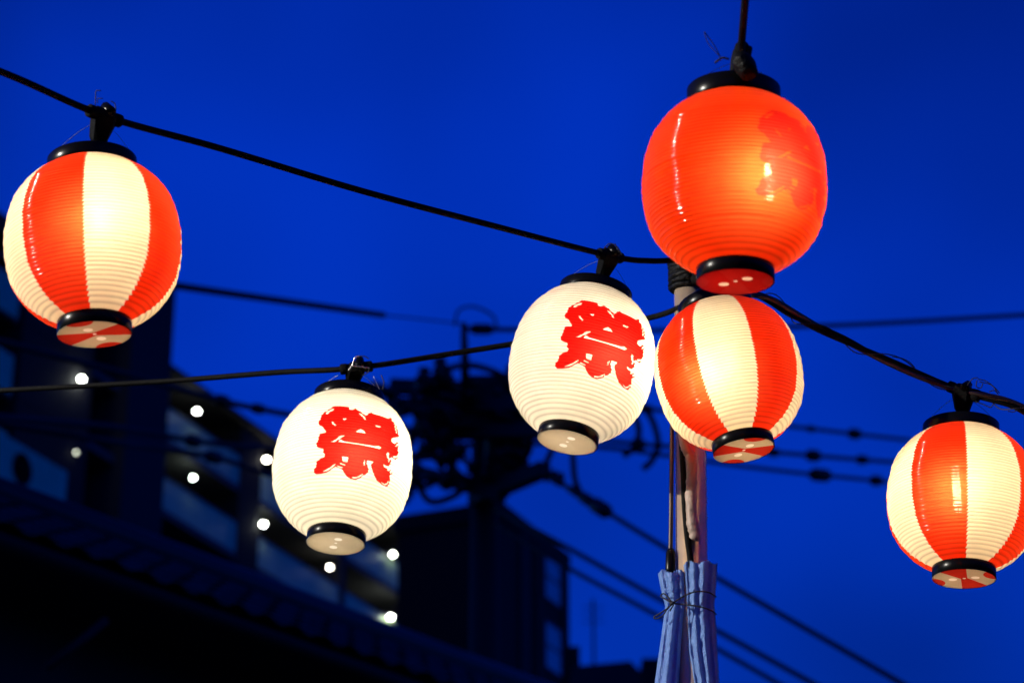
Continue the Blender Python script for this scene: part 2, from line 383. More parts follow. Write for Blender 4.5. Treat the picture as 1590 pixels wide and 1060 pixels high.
for (px, y0, y1, d, lab) in ((922, 915, 1030, 90, 'faint thin mast rising above the low dark house'),):
    a = at(px, y1, d); b = at(px, y0, d); m = MB()
    m.tube([Vector((a.x, a.y, 0)), a + (b - a) * .02, Vector((a.x, a.y, b.z))], .05, 6)
    e = empty('antenna_mast', Vector((a.x, a.y, 0)), lab, 'mast'); m.build('pole', M['far'], e)
    m = MB()
    for q in (.3, .6, .9): m.bar((a.x - .4, a.y, b.z - q), (a.x + .4, a.y, b.z - q), .03)
    m.build('aerial', M['far'], e)

# ------------------------------------------------------------------ tiled house, bottom left
HA = R(37); HU = Vector((math.sin(HA), math.cos(HA), 0)); HN = Vector((math.cos(HA), -math.sin(HA), 0))
E0 = at(-70, 797, 15.0); RP = R(31); RUN = 1.35; LEN = 8.4
hb = E0 - Z * E0.z
hse = empty('tiled_house', hb, 'dark house with curved tile roof and deep eaves in the bottom left corner', 'house')
up_r = -HN * math.cos(RP) + Z * math.sin(RP); nr = HN * math.sin(RP) + Z * math.cos(RP); SL = RUN / math.cos(RP)
m_ = MB(); m_.box(E0 + HU * LEN / 2 + up_r * SL / 2 - nr * .04, HU * LEN / 2, up_r * SL / 2, nr * .035)
bk = -HN * math.cos(RP) - Z * math.sin(RP); ridge = E0 + up_r * SL; nb = -HN * math.sin(RP) + Z * math.cos(RP)
m_.box(ridge + HU * LEN / 2 + bk * SL / 2 - nb * .04, HU * LEN / 2, bk * SL / 2, nb * .035); roof_o = m_.build('roof', M['timber'], hse)
m_ = MB(); m_.tube([ridge + Z * .05, ridge + HU * LEN + Z * .05], .13, 10); m_.build('ridge_tile', M['tile'], hse, True)
m_ = MB(); m_.box(hb - HN * RUN + HU * LEN / 2 + Z * (E0.z - .05) / 2, HU * (LEN / 2 - .5), HN * (RUN - .75), Z * (E0.z + .05) / 2); m_.build('wall', M['plaster'], hse)
m_ = MB(); m_.box(E0 - HN * .40 + HU * LEN / 2 - Z * .10, HU * (LEN / 2 - .02), HN * .36, Z * .03); m_.build('eave_soffit', M['timber'], hse)
m_ = MB(); m_.tube([E0 + HN * .06 - Z * .10, E0 + HN * .06 + HU * LEN - Z * .14], .055, 10); m_.build('gutter', M['timber'], hse, True)
# pantile: S-curve sheet with thickness, shared by all tiles
tw, tl = .30, .30
tv, tf = [], []; nx = 8
for side in (0, 1):
    for j in (0, 1):
        for i in range(nx + 1):
            x = i / nx; h_ = .020 * math.sin(2 * math.pi * x) + .02 + (.03 if j == 0 else 0)
            tv.append(Vector((x * tw * 1.04, j * tl * 1.12, h_ - side * .018)))
k2 = 2 * (nx + 1)
for i in range(nx):
    tf.append((i, i + 1, nx + 2 + i, nx + 1 + i)); tf.append((k2 + i, k2 + nx + 1 + i, k2 + nx + 2 + i, k2 + i + 1))
    tf.append((i, k2 + i, k2 + i + 1, i + 1))
tm = Matrix((HU, up_r, nr)).transposed()
tile_me = bpy.data.meshes.new('roof_tile'); tile_me.from_pydata([tuple(tm @ v) for v in tv], [], tf); tile_me.materials.append(M['tile']); tile_me.shade_smooth()
ncol = int(LEN / tw); nrow = int(SL / tl)
for r_ in range(nrow):
    for c_ in range(ncol):
        o = bpy.data.objects.new('roof_tile', tile_me); col.objects.link(o); o.parent = roof_o
        o.location = (E0 - hb) + HU * (c_ * tw) + up_r * (r_ * tl + rng.uniform(-.012, .012) - .06) + nr * (.012 + rng.uniform(0, .006))
# down pipe and a slanting stay on the wall
m_ = MB(); m_.tube([at(75, 1035, 15.2), at(165, 962, 15.55)], .028, 8); m_.build('stay_rod', M['timber'], hse, True)

# ------------------------------------------------------------------ utility pole with cross-arms
UD = 24.0
ub = at(752, 900, UD); ubase = Vector((ub.x, ub.y, 0))
up_ = empty('utility_pole', ubase, 'concrete utility pole crowded with cross-arms, insulators and jumper loops between the white lanterns', 'utility pole')
def u(x, y, dd=0.0): return at(x, y, UD + dd)
ztop_u = u(745, 585).z
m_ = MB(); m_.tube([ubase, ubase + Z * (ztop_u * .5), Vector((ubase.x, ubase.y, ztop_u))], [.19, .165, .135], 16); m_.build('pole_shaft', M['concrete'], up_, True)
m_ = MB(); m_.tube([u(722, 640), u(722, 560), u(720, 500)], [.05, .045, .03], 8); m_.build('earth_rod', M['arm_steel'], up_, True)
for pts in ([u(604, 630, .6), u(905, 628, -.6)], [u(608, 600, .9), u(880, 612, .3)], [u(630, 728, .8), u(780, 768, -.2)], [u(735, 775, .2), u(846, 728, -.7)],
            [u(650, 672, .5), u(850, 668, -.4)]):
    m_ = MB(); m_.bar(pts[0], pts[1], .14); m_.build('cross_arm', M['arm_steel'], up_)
ins_me = None
v, f = lathe([(.001, 0), (.06, 0), (.055, .07), (.085, .09), (.05, .13), (.08, .16), (.045, .20), (.065, .24), (.001, .28)], 10)
ins_me = bpy.data.meshes.new('insulator'); ins_me.from_pydata(v, [], f); ins_me.materials.append(M['ceramic']); ins_me.shade_smooth()
for (x, y, a, sc_) in ((655, 612, 5, 1.1), (690, 600, -10, 1.2), (790, 612, 8, 1.2), (840, 616, 0, 1.1), (612, 616, -60, 1.0), (650, 645, 150, 1.1), (870, 640, 170, 1.1),
                       (640, 745, 200, 1.0), (690, 758, 20, 1.0), (800, 745, 0, 1.0), (835, 735, 100, 1.0), (700, 665, 0, 1.0), (800, 660, 0, 1.1)):
    o = bpy.data.objects.new('insulator', ins_me); col.objects.link(o); o.parent = up_
    o.location = u(x, y) - ubase; o.rotation_euler = (0, R(a), 0); o.scale = (sc_,) * 3
# strain insulator rods seen as short thick slanting bars
for (a, b, r_) in (((655, 703), (700, 668), .09), ((676, 718), (722, 694), .10), ((690, 582), (712, 612), .07), ((735, 588), (742, 640), .06), ((660, 655), (705, 700), .05),
                   ((788, 640), (810, 690), .06), ((812, 655), (780, 720), .06), ((640, 640), (690, 650), .05), ((768, 605), (820, 640), .07), ((790, 700), (818, 722), .05)):
    m_ = MB(); A, B = u(*a), u(*b); n_ = 9
    m_.tube([A + (B - A) * i / n_ for i in range(n_ + 1)], [r_ * 1.3 * (1 if i % 2 else .55) for i in range(n_ + 1)], 8); m_.build('strain_insulator', M['ceramic'], up_, True)
# switch gear and a small transformer can
v, f = lathe([(.001, -.55), (.26, -.55), (.28, -.5), (.28, .4), (.30, .42), (.30, .47), (.001, .55)], 18)
o = mesh_obj('transformer', v, f, M['arm_steel'], up_, True); o.location = u(783, 690, .25) - ubase; o.scale = (.72, .72, .80)
m_ = MB(); c = u(716, 640, .2); m_.box(c, (.34, 0, 0), (0, .15, 0), (0, 0, .2)); m_.build('switch_box', M['arm_steel'], up_)
m_ = MB(); c = u(775, 625, .2); m_.box(c, (.30, 0, 0), (0, .15, 0), (0, 0, .24)); m_.build('switch_box', M['arm_steel'], up_)
loops = [[(626, 645), (650, 605), (690, 575), (730, 567), (775, 580), (800, 600), (830, 640)],
         [(612, 655), (632, 632), (662, 622), (690, 634), (705, 660)], [(640, 690), (650, 650), (690, 632), (720, 650)],
         [(632, 702), (640, 670), (668, 640), (700, 632)], [(760, 600), (800, 650), (815, 690), (800, 720), (770, 700)],
         [(640, 735), (660, 755), (690, 738), (720, 760)], [(648, 752), (668, 778), (700, 772), (728, 752)],
         [(770, 640), (815, 660), (822, 700), (790, 735), (765, 760)], [(706, 505), (712, 482), (735, 476), (765, 490), (772, 512)],
         [(690, 700), (712, 735), (735, 742), (742, 715)], [(800, 610), (850, 640), (862, 680), (845, 725)], [(640, 712), (690, 705), (730, 690)], [(625, 620), (615, 650), (640, 668), (690, 660)]]
for q in range(11):
    cx_, cy_ = (rng.uniform(612, 700), rng.uniform(600, 750)) if q % 3 else (rng.uniform(785, 850), rng.uniform(600, 740))
    r1, r2, a0 = rng.uniform(14, 42), rng.uniform(12, 30), rng.uniform(0, 6.28)
    loops.append([(cx_ + r1 * math.cos(a0 + t_), cy_ + r2 * math.sin(a0 + t_)) for t_ in np.linspace(0, rng.uniform(2.2, 4.2), 6)])
for lp in loops:
    m_ = MB(); m_.tube(spline([u(x, y, random.uniform(-.25, .25)) for x, y in lp], 6), .013 if lp[0][1] < 510 else .034, 6); m_.build('jumper_wire', M['wire'], up_, True)

# ------------------------------------------------------------------ overhead lines
def line(name, label, pts, r_=.022, beads=(), cat='power line', group='overhead lines at the utility pole'):
    P = [at(x, y, d) for x, y, d in pts]; e = empty(name, P[0], label, cat, group)
    sp = spline(P, 10); m = MB(); m.tube(sp, r_, 6); m.build('wire', M['wire'], e, True)
    for (x, y, d, ln, rr) in beads:
        q = at(x, y, d); k = min(range(1, len(sp) - 1), key=lambda i: (sp[i] - q).length); t_ = (sp[k + 1] - sp[k - 1]).normalized()
        # foot of the bead on the line
        seg = sp[k]; q = seg + t_ * (q - seg).dot(t_)
        m = MB(); rr *= .68; m.tube([q - t_ * ln / 2, q - t_ * ln * .3, q + t_ * ln * .3, q + t_ * ln / 2], [rr * .5, rr, rr, rr * .5], 8); m.build('spacer', M['ceramic'], e, True)
    return e
line('overhead_wire', 'thick sleeved wire slanting out from behind the large striped lantern on the left', [(-300, 352, 15), (150, 421, 17), (270, 443, 18), (595, 489, 22.5)], .033)
line('overhead_wire', 'thin top wire from the rod on the utility pole to the sleeved wire', [(595, 489, 22.5), (660, 496, 23.5), (720, 503, 24)], .009)
line('overhead_wire', 'top wire running right across the sky above the rightmost lantern', [(720, 508, 24), (752, 511, 24.3), (1000, 513, 24.5), (1240, 507, 25), (1420, 499, 25.5), (1700, 482, 26)], .028,
     beads=((748, 511, 24.3, .25, .09),))
line('overhead_wire', 'uppermost of three beaded lines left of the rightmost lantern', [(800, 615, 24), (1000, 634, 26), (1230, 662, 28), (1420, 684, 30), (1800, 728, 34)], .026,
     beads=((1258, 665, 28.3, .18, .06), (1334, 674, 29, .22, .10), (1010, 636, 26, .2, .08)))
line('overhead_wire', 'middle of three beaded lines left of the rightmost lantern', [(850, 672, 24), (1000, 690, 26), (1200, 702, 28), (1400, 718, 30), (1800, 745, 34)], .028,
     beads=((1202, 702, 28, .2, .08), (1272, 708, 28.6, .25, .11), (1342, 713, 29.4, .2, .09), (968, 686, 26, .22, .1)))
line('overhead_wire', 'lowest of three beaded lines left of the rightmost lantern', [(830, 688, 24), (960, 697, 25.5), (1190, 728, 28), (1400, 750, 30), (1800, 792, 34)], .026,
     beads=((1280, 738, 28.8, .40, .12), (1366, 747, 29.6, .2, .10)))
line('overhead_wire', 'beaded wire crossing in front of the apartment roof left of the lower white lantern', [(-200, 478, 16), (200, 582, 18.5), (345, 622, 20), (436, 641, 21), (640, 678, 23.6)], .030,
     beads=((345, 622, 20, .2, .08), (405, 634, 20.6, .2, .07)))
line('overhead_wire', 'upper dark wire crossing the blue gallery balustrades', [(-100, 640, 16), (150, 660, 18), (235, 672, 19), (300, 684, 19.6), (372, 693, 20.3), (440, 698, 21), (650, 735, 23.6)], .026, beads=((300, 686, 19.6, .2, .08),))
line('overhead_wire', 'lower dark wire crossing the blue gallery balustrades', [(-100, 640, 17), (150, 682, 18), (235, 694, 19), (330, 709, 20), (400, 730, 20.6), (440, 740, 21), (640, 770, 23.6)], .026, beads=((338, 711, 20, .25, .08),))
line('overhead_wire', 'heavy diagonal line from the lower right cross-arm down to the right', [(845, 732, 23.4), (900, 768, 23), (1035, 851, 22), (1200, 946, 21), (1420, 1072, 20), (1700, 1240, 19)], .026,
     beads=((862, 744, 23.3, .3, .07), (885, 760, 23, .25, .06), (912, 776, 22.9, .26, .085), (940, 794, 22.8, .3, .11)))
line('overhead_wire', 'middle diagonal line leaving the dark tower block roof', [(770, 790, 24), (860, 838, 23), (1025, 930, 22), (1280, 1070, 20.5), (1600, 1250, 19)], .026)
line('overhead_wire', 'lowest diagonal line passing behind the blue foam', [(770, 812, 24), (880, 880, 23), (1015, 952, 22), (1190, 1050, 21), (1500, 1230, 19)], .024)
def hook(name, label, pts, r_, d):
    P = spline([at(x, y, d) for x, y in pts], 8); e = empty(name, P[0], label, 'wire', 'hanging loops on the beaded lines'); m = MB(); m.tube(P, r_, 6); m.build('loop', M['wire'], e, True)
hook('wire_loop', 'curled wire end hanging below the lines, nearer to the upper white lantern', [(968, 630), (985, 645), (992, 668), (986, 692), (968, 708)], .035, 25.6)
hook('wire_loop', 'curled wire end hanging below the lines, nearer to the steel pole', [(998, 628), (1014, 655), (1022, 690), (1012, 715), (998, 728)], .035, 25.6)
hook('wire_loop', 'short drop wire hanging under the upper white lantern', [(888, 690), (890, 715), (893, 745), (905, 772)], .03, 23.2)

#%%OBJECTS
# ------------------------------------------------------------------ street lamp out of frame on the left (its light shows as dots on the lantern ribs and on the foam)
LP = Vector((-7.6, 1.9, 5.3))
sl = empty('street_lamp', Vector((LP.x - 1.0, LP.y, 0)), 'tall grey street lamp on the left beyond the edge of the photo', 'street lamp')
m_ = MB(); m_.tube([Vector((LP.x - 1, LP.y, 0)), Vector((LP.x - 1, LP.y, 3)), Vector((LP.x - 1, LP.y, 5.2))], [.08, .065, .05], 14); m_.build('lamp_post', M['steel'], sl, True)
m_ = MB(); m_.tube(spline([Vector((LP.x - 1, LP.y, 5.2)), Vector((LP.x - .8, LP.y, 5.42)), Vector((LP.x - .2, LP.y, 5.46))], 6), .03, 10); m_.build('arm', M['steel'], sl, True)
v, f = lathe([(.001, .16), (.06, .15), (.16, .06), (.17, .0), (.15, .0), (.13, .05), (.001, .09)], 24)
o = mesh_obj('lamp_hood', v, f, M['arm_steel'], sl, True); o.location = LP + Vector((0, 0, .06)) - Vector(sl.location)
v, f = lathe([(.001, -.004), (.05, -.003), (.052, 0), (.001, .002)], 20)
o = mesh_obj('lamp_panel', v, f, M['lamp_warm'], sl, True); o.location = LP + Vector((0, 0, .115)) - Vector(sl.location)
ld = bpy.data.lights.new('street_lamp_light', 'SPOT'); ld.energy = 4600; ld.color = (1.0, .95, .84); ld.shadow_soft_size = .06; ld.spot_size = R(46); ld.spot_blend = .6
lo = bpy.data.objects.new('street_lamp_light', ld); col.objects.link(lo); lo.location = LP + Vector((0, 0, .03))
lo.rotation_euler = (Vector((.35, 4.4, 2.7)) - lo.location).to_track_quat('-Z', 'Y').to_euler()

# ------------------------------------------------------------------ lanterns
RL = 0.135
NRIB = 45; SUB = 8
def radius_at(t, rb, rt):
    """outline of the body, t from -1 (bottom) to 1 (top)"""
    q, p = 2.15, 2.35
    rend = np.where(t < 0, rb, rt) / RL
    return RL * np.power(np.maximum(1 - np.power(np.abs(t), p) * (1 - np.power(rend, q)), 1e-4), 1 / q)

#GLYPH_BEGIN
GLYPH = [[(-0.03492,0.06682),(-0.0271,0.07125),(-0.01857,0.07165),(-0.00997,0.07118),(0.00158,0.06844),(0.00269,0.06348),(0.00838,0.06441),(0.01479,0.06802),(0.02246,0.06388),(0.03009,0.06007),(0.03677,0.05462),(0.04169,0.06127),(0.04897,0.06682),(0.05288,0.06467),(0.05807,0.06449),(0.07331,0.06511),(0.08987,0.06536),(0.10028,0.07038),(0.10155,0.06427),(0.10753,0.06195),(0.1136,0.05738),(0.11448,0.05181),(0.1177,0.04824),(0.11675,0.04106),(0.11903,0.03662),(0.11054,0.03223),(0.10002,0.0268),(0.09524,0.02276),(0.09512,0.0197),(0.10042,0.01719),(0.10549,0.01724),(0.10925,0.02094),(0.11411,0.02569),(0.1153,0.0224),(0.10909,0.01528),(0.10852,0.01227),(0.1137,0.01616),(0.12152,0.02306),(0.12243,0.02212),(0.11658,0.01545),(0.11511,0.00929),(0.11794,0.00211),(0.11506,-0.00417),(0.11644,-0.00765),(0.11175,-0.01311),(0.10527,-0.01409),(0.09933,-0.01191),(0.0958,-0.01713),(0.09968,-0.01846),(0.09915,-0.02756),(0.09323,-0.03307),(0.08737,-0.03323),(0.08153,-0.03207),(0.08597,-0.0366),(0.09253,-0.03678),(0.0961,-0.04083),(0.09962,-0.03845),(0.1035,-0.03432),(0.10454,-0.03538),(0.10099,-0.04267),(0.10254,-0.04336),(0.11074,-0.03774),(0.11068,-0.03986),(0.10447,-0.04495),(0.10217,-0.04915),(0.10646,-0.05167),(0.1069,-0.05694),(0.10873,-0.05972),(0.10594,-0.06593),(0.10109,-0.06787),(0.0894,-0.06792),(0.08083,-0.06537),(0.07575,-0.06424),(0.06948,-0.05932),(0.06381,-0.05501),(0.05906,-0.04872),(0.05518,-0.04377),(0.05549,-0.03948),(0.05952,-0.03372),(0.04649,-0.03439),(0.04698,-0.04176),(0.05244,-0.0502),(0.05222,-0.05517),(0.04871,-0.05944),(0.04361,-0.062),(0.03805,-0.06812),(0.02916,-0.07203),(0.01736,-0.0717),(0.00915,-0.06831),(0.00276,-0.06243),(-0.00049,-0.05799),(-0.00801,-0.05531),(-0.01503,-0.05328),(-0.02149,-0.05773),(-0.03058,-0.06341),(-0.04399,-0.06574),(-0.0549,-0.06592),(-0.05966,-0.06252),(-0.05997,-0.05698),(-0.05532,-0.05304),(-0.05336,-0.04377),(-0.04785,-0.03947),(-0.03801,-0.03485),(-0.03695,-0.03116),(-0.04114,-0.02725),(-0.04069,-0.02065),(-0.04712,-0.01893),(-0.05377,-0.01597),(-0.05607,-0.01042),(-0.0539,-0.00375),(-0.05202,0.00522),(-0.05026,0.01101),(-0.04186,0.01199),(-0.03849,0.01406),(-0.04263,0.01913),(-0.04799,0.02591),(-0.05479,0.02838),(-0.05798,0.03572),(-0.05424,0.04069),(-0.05362,0.04979),(-0.05061,0.05408),(-0.04479,0.05854)],[(-0.04474,0.05324),(-0.04115,0.05941),(-0.02883,0.06452),(-0.02924,0.06124),(-0.03679,0.05603),(-0.04246,0.051)],[(-0.03113,0.03549),(-0.02745,0.0345),(-0.01994,0.02687),(-0.02206,0.0253),(-0.02889,0.03157)],[(-0.00971,0.04209),(-0.00151,0.04337),(-0.00488,0.03746)],[(0.02069,0.05926),(0.02728,0.05736),(0.03298,0.05333),(0.03816,0.04634),(0.03402,0.04743),(0.02734,0.05423),(0.02264,0.05646)],[(0.01859,0.0173),(0.02778,0.02498),(0.03818,0.01824),(0.0283,0.0175)],[(0.05714,0.03974),(0.06938,0.0407),(0.06728,0.0375),(0.05818,0.03731)],[(-0.02818,-0.00754),(-0.01699,-0.00095),(-0.01064,0.00519),(-0.0022,0.00696),(-0.00451,0.00382),(-0.01511,-0.0027),(-0.02077,-0.00689)],[(-0.01338,-0.00662),(-0.01005,-0.00151),(-0.00205,-0.00455),(0.01793,-0.00577),(0.0356,-0.00533),(0.05977,-0.0035),(0.06643,-0.00031),(0.07281,-0.00298),(0.06801,-0.00624),(0.03952,-0.00809),(0.01465,-0.00807),(-0.00096,-0.00715)],[(-0.00372,-0.03404),(0.00853,-0.03423),(0.00791,-0.04465),(-0.00107,-0.04353)],[(-0.04006,-0.06124),(-0.03073,-0.05747),(-0.02353,-0.05349),(-0.01579,-0.04766),(-0.01476,-0.04957),(-0.02337,-0.05667),(-0.0325,-0.06138),(-0.04007,-0.06233)],[(-0.00611,-0.04636),(0.00481,-0.04874),(0.0041,-0.05041),(-0.00594,-0.04827)],[(-0.01196,-0.05106),(-1e-05,-0.05396),(-0.00164,-0.0557),(-0.0109,-0.05308)],[(0.02056,-0.0683),(0.02988,-0.06674),(0.03601,-0.06377),(0.0408,-0.05933),(0.0421,-0.06069),(0.03663,-0.06631),(0.02857,-0.06953),(0.02186,-0.06995)],[(0.04083,-0.03423),(0.04317,-0.03713),(0.04223,-0.04491),(0.04008,-0.04449),(0.04036,-0.03939)],[(0.08727,-0.06363),(0.09673,-0.06506),(0.10052,-0.06228),(0.10323,-0.05727),(0.10587,-0.05811),(0.10285,-0.06406),(0.09641,-0.06678),(0.08934,-0.06552)],[(0.08674,-0.00576),(0.09224,-0.00933),(0.0905,-0.01356),(0.0947,-0.0175),(0.09468,-0.02377),(0.0923,-0.02368),(0.09074,-0.01797),(0.08604,-0.01415)],[(0.10324,-0.00939),(0.11395,-0.00461),(0.11294,-0.00864),(0.10614,-0.01159)],[(0.10576,0.06024),(0.10934,0.05765),(0.11192,0.0488),(0.11297,0.04106),(0.10958,0.04085),(0.10808,0.05119)]]
#GLYPH_END

def sdf_poly(P, pts):
    """signed distance (positive inside the even-odd shape) for an array of 2-d points"""
    d2 = np.full(len(P), 1e9); inside = np.zeros(len(P), bool)
    for poly in pts:
        A = np.array(poly); B = np.roll(A, -1, 0)
        for a, b in zip(A, B):
            ab = b - a; L2 = max(ab @ ab, 1e-12)
            h = np.clip(((P - a) @ ab) / L2, 0, 1); dd = P - a - h[:, None] * ab
            d2 = np.minimum(d2, (dd * dd).sum(1))
            c = (a[1] > P[:, 1]) != (b[1] > P[:, 1])
            with np.errstate(divide='ignore', invalid='ignore'):
                xi = a[0] + (P[:, 1] - a[1]) * (b[0] - a[0]) / (b[1] - a[1])
            inside ^= c & (P[:, 0] < xi)
    d = np.sqrt(d2); return np.where(inside, d, -d)

def frame_at(px, py):
    v = ray(px, py); r_ = v.cross(Z).normalized(); return v, r_, r_.cross(v).normalized()

def lantern_pose(cap, bot, rpx, elev, d=None):
    """centre, axis, length from where the two ends show"""
    cx, cy_ = (cap[0] + bot[0]) / 2, (cap[1] + bot[1]) / 2
    d = d or RL * F / rpx
    v, r_, u_ = frame_at(cx, cy_)
    # image direction bottom -> top
    A = at(bot[0], bot[1], d); B = at(cap[0], cap[1], d); q = B - A
    ix, iy = q.dot(r_), q.dot(u_); plen = math.hypot(ix, iy)
    axis = (math.cos(R(elev)) * (ix * r_ + iy * u_) / plen + math.sin(R(elev)) * v).normalized()
    H = plen / math.cos(R(elev))
    return at(cx, cy_, d), axis, H, v

def lantern(cap, bot, rpx, elev, kind, az0, label, bulb_px, bulb_str, band_a=0, hole_a=0, cap_h=.0195, name='festival_lantern', ncol=288):
    C, ax, H, view = lantern_pose(cap, bot, rpx, elev)
    # local frame: z along axis, x towards the camera
    xx = (-view - ax * (-view).dot(ax)).normalized(); yy = ax.cross(xx)
    rot = Matrix((xx, yy, ax)).transposed()
    root = empty(name, C - ax * H / 2, label, 'lantern', 'festival lanterns on the cables', rot=rot)
    rb, rt = .405 * RL, .50 * RL; zb, ztp = .0205, H - cap_h + .0005
    nrow = NRIB * SUB + 1
    tt = np.linspace(-1, 1, nrow); zz = zb + (ztp - zb) * (tt + 1) / 2
    ph = np.arange(nrow) % SUB / SUB                                   # 0 at a hoop
    rib = np.abs(np.sin(math.pi * ph))                                 # 0 at hoop, 1 between
    rad = radius_at(tt, rb - .0008, rt - .0008)
    env = np.clip((1 - np.abs(tt)) * 14, 0, 1)
    # slope-aware outward offset
    dr = np.gradient(rad, zz); nl = np.sqrt(1 + dr * dr)
    amp = .0011 if kind == 'red' else .0016
    az = np.linspace(0, 2 * math.pi, ncol, endpoint=False)
    sag = 1 + .0035 * np.sin(3 * az[None, :] + az0) * np.cos(tt[:, None] * 2.2) + .002 * np.sin(az[None, :] * 7 + tt[:, None] * 9)
    jit = rng.normal(0, .00042, (nrow // SUB + 2))
    jrow = jit[np.minimum((np.arange(nrow) + SUB // 2) // SUB, len(jit) - 1)]
    off = -amp * rib * env + jrow * env
    dent = .0013 * np.exp(-((tt - .04) / .035) ** 2)[:, None] * np.sin(2 * az[None, :] + az0 * 3 + 1.3) + .0010 * np.exp(-((tt + .38) / .05) ** 2)[:, None] * np.sin(3 * az[None, :] - az0 + .4)
    r2 = (rad + off / nl)[:, None] * sag + dent
    z2 = (zz - off * dr / nl)[:, None] * np.ones(ncol)
    X = r2 * np.cos(az); Y = r2 * np.sin(az)
    co_ = np.stack([X, Y, z2], -1).reshape(-1, 3)
    i, k = np.meshgrid(np.arange(nrow - 1), np.arange(ncol), indexing='ij')
    fq = np.stack([i * ncol + k, i * ncol + (k + 1) % ncol, (i + 1) * ncol + (k + 1) % ncol, (i + 1) * ncol + k], -1).reshape(-1, 4)
    me = bpy.data.meshes.new('shade')
    me.vertices.add(len(co_)); me.vertices.foreach_set('co', co_.ravel().astype(np.float32))
    me.loops.add(fq.size); me.loops.foreach_set('vertex_index', fq.ravel().astype(np.int32))
    me.polygons.add(len(fq)); me.polygons.foreach_set('loop_start', np.arange(0, fq.size, 4, dtype=np.int32))
    me.update(calc_edges=True); me.shade_smooth()
    # print
    AZ = np.broadcast_to(az, (nrow, ncol)); ZR = np.broadcast_to(zz[:, None], (nrow, ncol))
    if kind == 'stripe':
        half = math.pi / 4
        x = (AZ - az0) % (2 * half)                                    # red for 0..half of each pair (45 degrees each)
        s = np.where(x < half, np.minimum(x, half - x), -np.minimum(x - half, 2 * half - x)) * rad[:, None]
        saw = (.0042 * (ph - .45) + rng.normal(0, .00025, nrow))[:, None]
        s = s + saw * env[:, None]
    else:
        s = np.full((nrow, ncol), -.02)
        if GLYPH:
            da = (AZ - az0 + math.pi) % (2 * math.pi) - math.pi
            u_ = da * RL; v_ = (ZR - H / 2) * (.304 / H)
            msk = (np.abs(u_) < .12) & (np.abs(v_) < .10)
            P = np.stack([u_[msk], v_[msk]], 1)
            P[:, 0] += (np.broadcast_to(ph[:, None], u_.shape)[msk] - .5) * .0008
            s[msk] = sdf_poly(P, GLYPH)
    a_ = me.attributes.new('ink', 'FLOAT', 'POINT'); a_.data.foreach_set('value', s.ravel().astype(np.float32))
    a_ = me.attributes.new('wire', 'FLOAT', 'POINT')
    a_.data.foreach_set('value', np.repeat((1 - rib) ** 1.3, ncol).astype(np.float32))
    me.materials.append(M['film_' + kind]); o = bpy.data.objects.new('shade', me); col.objects.link(o); o.parent = root
    # rings
    v, f = lathe([(rt - .0022, H - cap_h), (rt + .0012, H - cap_h), (rt + .0018, H - cap_h + .0015), (rt + .0018, H - .0015), (rt + .0006, H), (rt - .004, H + .0004), (rt * .6, H + .0015), (.0066, H + .003), (.0064, H - .001),
                  (rt * .6, H - .003), (rt - .003, H - .003), (rt - .0022, H - cap_h)], 72)
    mesh_obj('top_ring', v, f, M['black_plastic'], root, True)
    v, f = lathe([(rb - .0018, .0215), (rb + .0012, .0215), (rb + .0018, .020), (rb + .0018, .0012), (rb + .0012, .0006), (rb - .0004, .0006), (rb - .0008, .001), (rb - .0018, .0215)], 72)
    mesh_obj('bottom_ring', v, f, M['black_plastic'], root, True)
    # cover
    n1, n2 = 44, 96; pv, pf = [(0, 0, .0015)], []
    for a in range(1, n1 + 1):
        for b in range(n2):
            q = (rb + .0016) * a / n1; t_ = 2 * math.pi * b / n2; pv.append((q * math.cos(t_), q * math.sin(t_), .0003 + .0012 * (1 - a / n1)))
    for b in range(n2): pf.append((0, 1 + (b + 1) % n2, 1 + b))
    for a in range(n1 - 1):
        for b in range(n2): pf.append((1 + a * n2 + b, 1 + a * n2 + (b + 1) % n2, 1 + (a + 1) * n2 + (b + 1) % n2, 1 + (a + 1) * n2 + b))
    o = mesh_obj('bottom_cover', pv, pf, M['cover_' + kind], root, True); me = o.data
    V = np.array(pv)
    ca, sa = math.cos(R(band_a)), math.sin(R(band_a))
    p1 = V[:, 0] * ca + V[:, 1] * sa; p2 = -V[:, 0] * sa + V[:, 1] * ca
    band = (.0062 + .36 * np.abs(p1)) - np.abs(p2)
    lobe = np.maximum(.020 - np.hypot(p1 * .85, p2 - .058), .020 - np.hypot(p1 * .85, p2 + .058))
    ink = np.maximum(band, lobe)
    hc = .0205; hx, hy = math.cos(R(hole_a)), math.sin(R(hole_a))
    hole = np.maximum(np.maximum(.0075 - np.hypot(V[:, 0] - hc * hx, V[:, 1] - hc * hy), .0075 - np.hypot(V[:, 0] + hc * hx, V[:, 1] + hc * hy)), .0028 - np.hypot(V[:, 0], V[:, 1]))
    me.attributes.new('ink', 'FLOAT', 'POINT').data.foreach_set('value', ink.astype(np.float32))
    me.attributes.new('hole', 'FLOAT', 'POINT').data.foreach_set('value', hole.astype(np.float32))
    return dict(root=root, C=C, ax=ax, H=H, rt=rt, top=C + ax * H / 2, rot=rot, view=view, bulb_px=bulb_px, bulb_str=bulb_str)

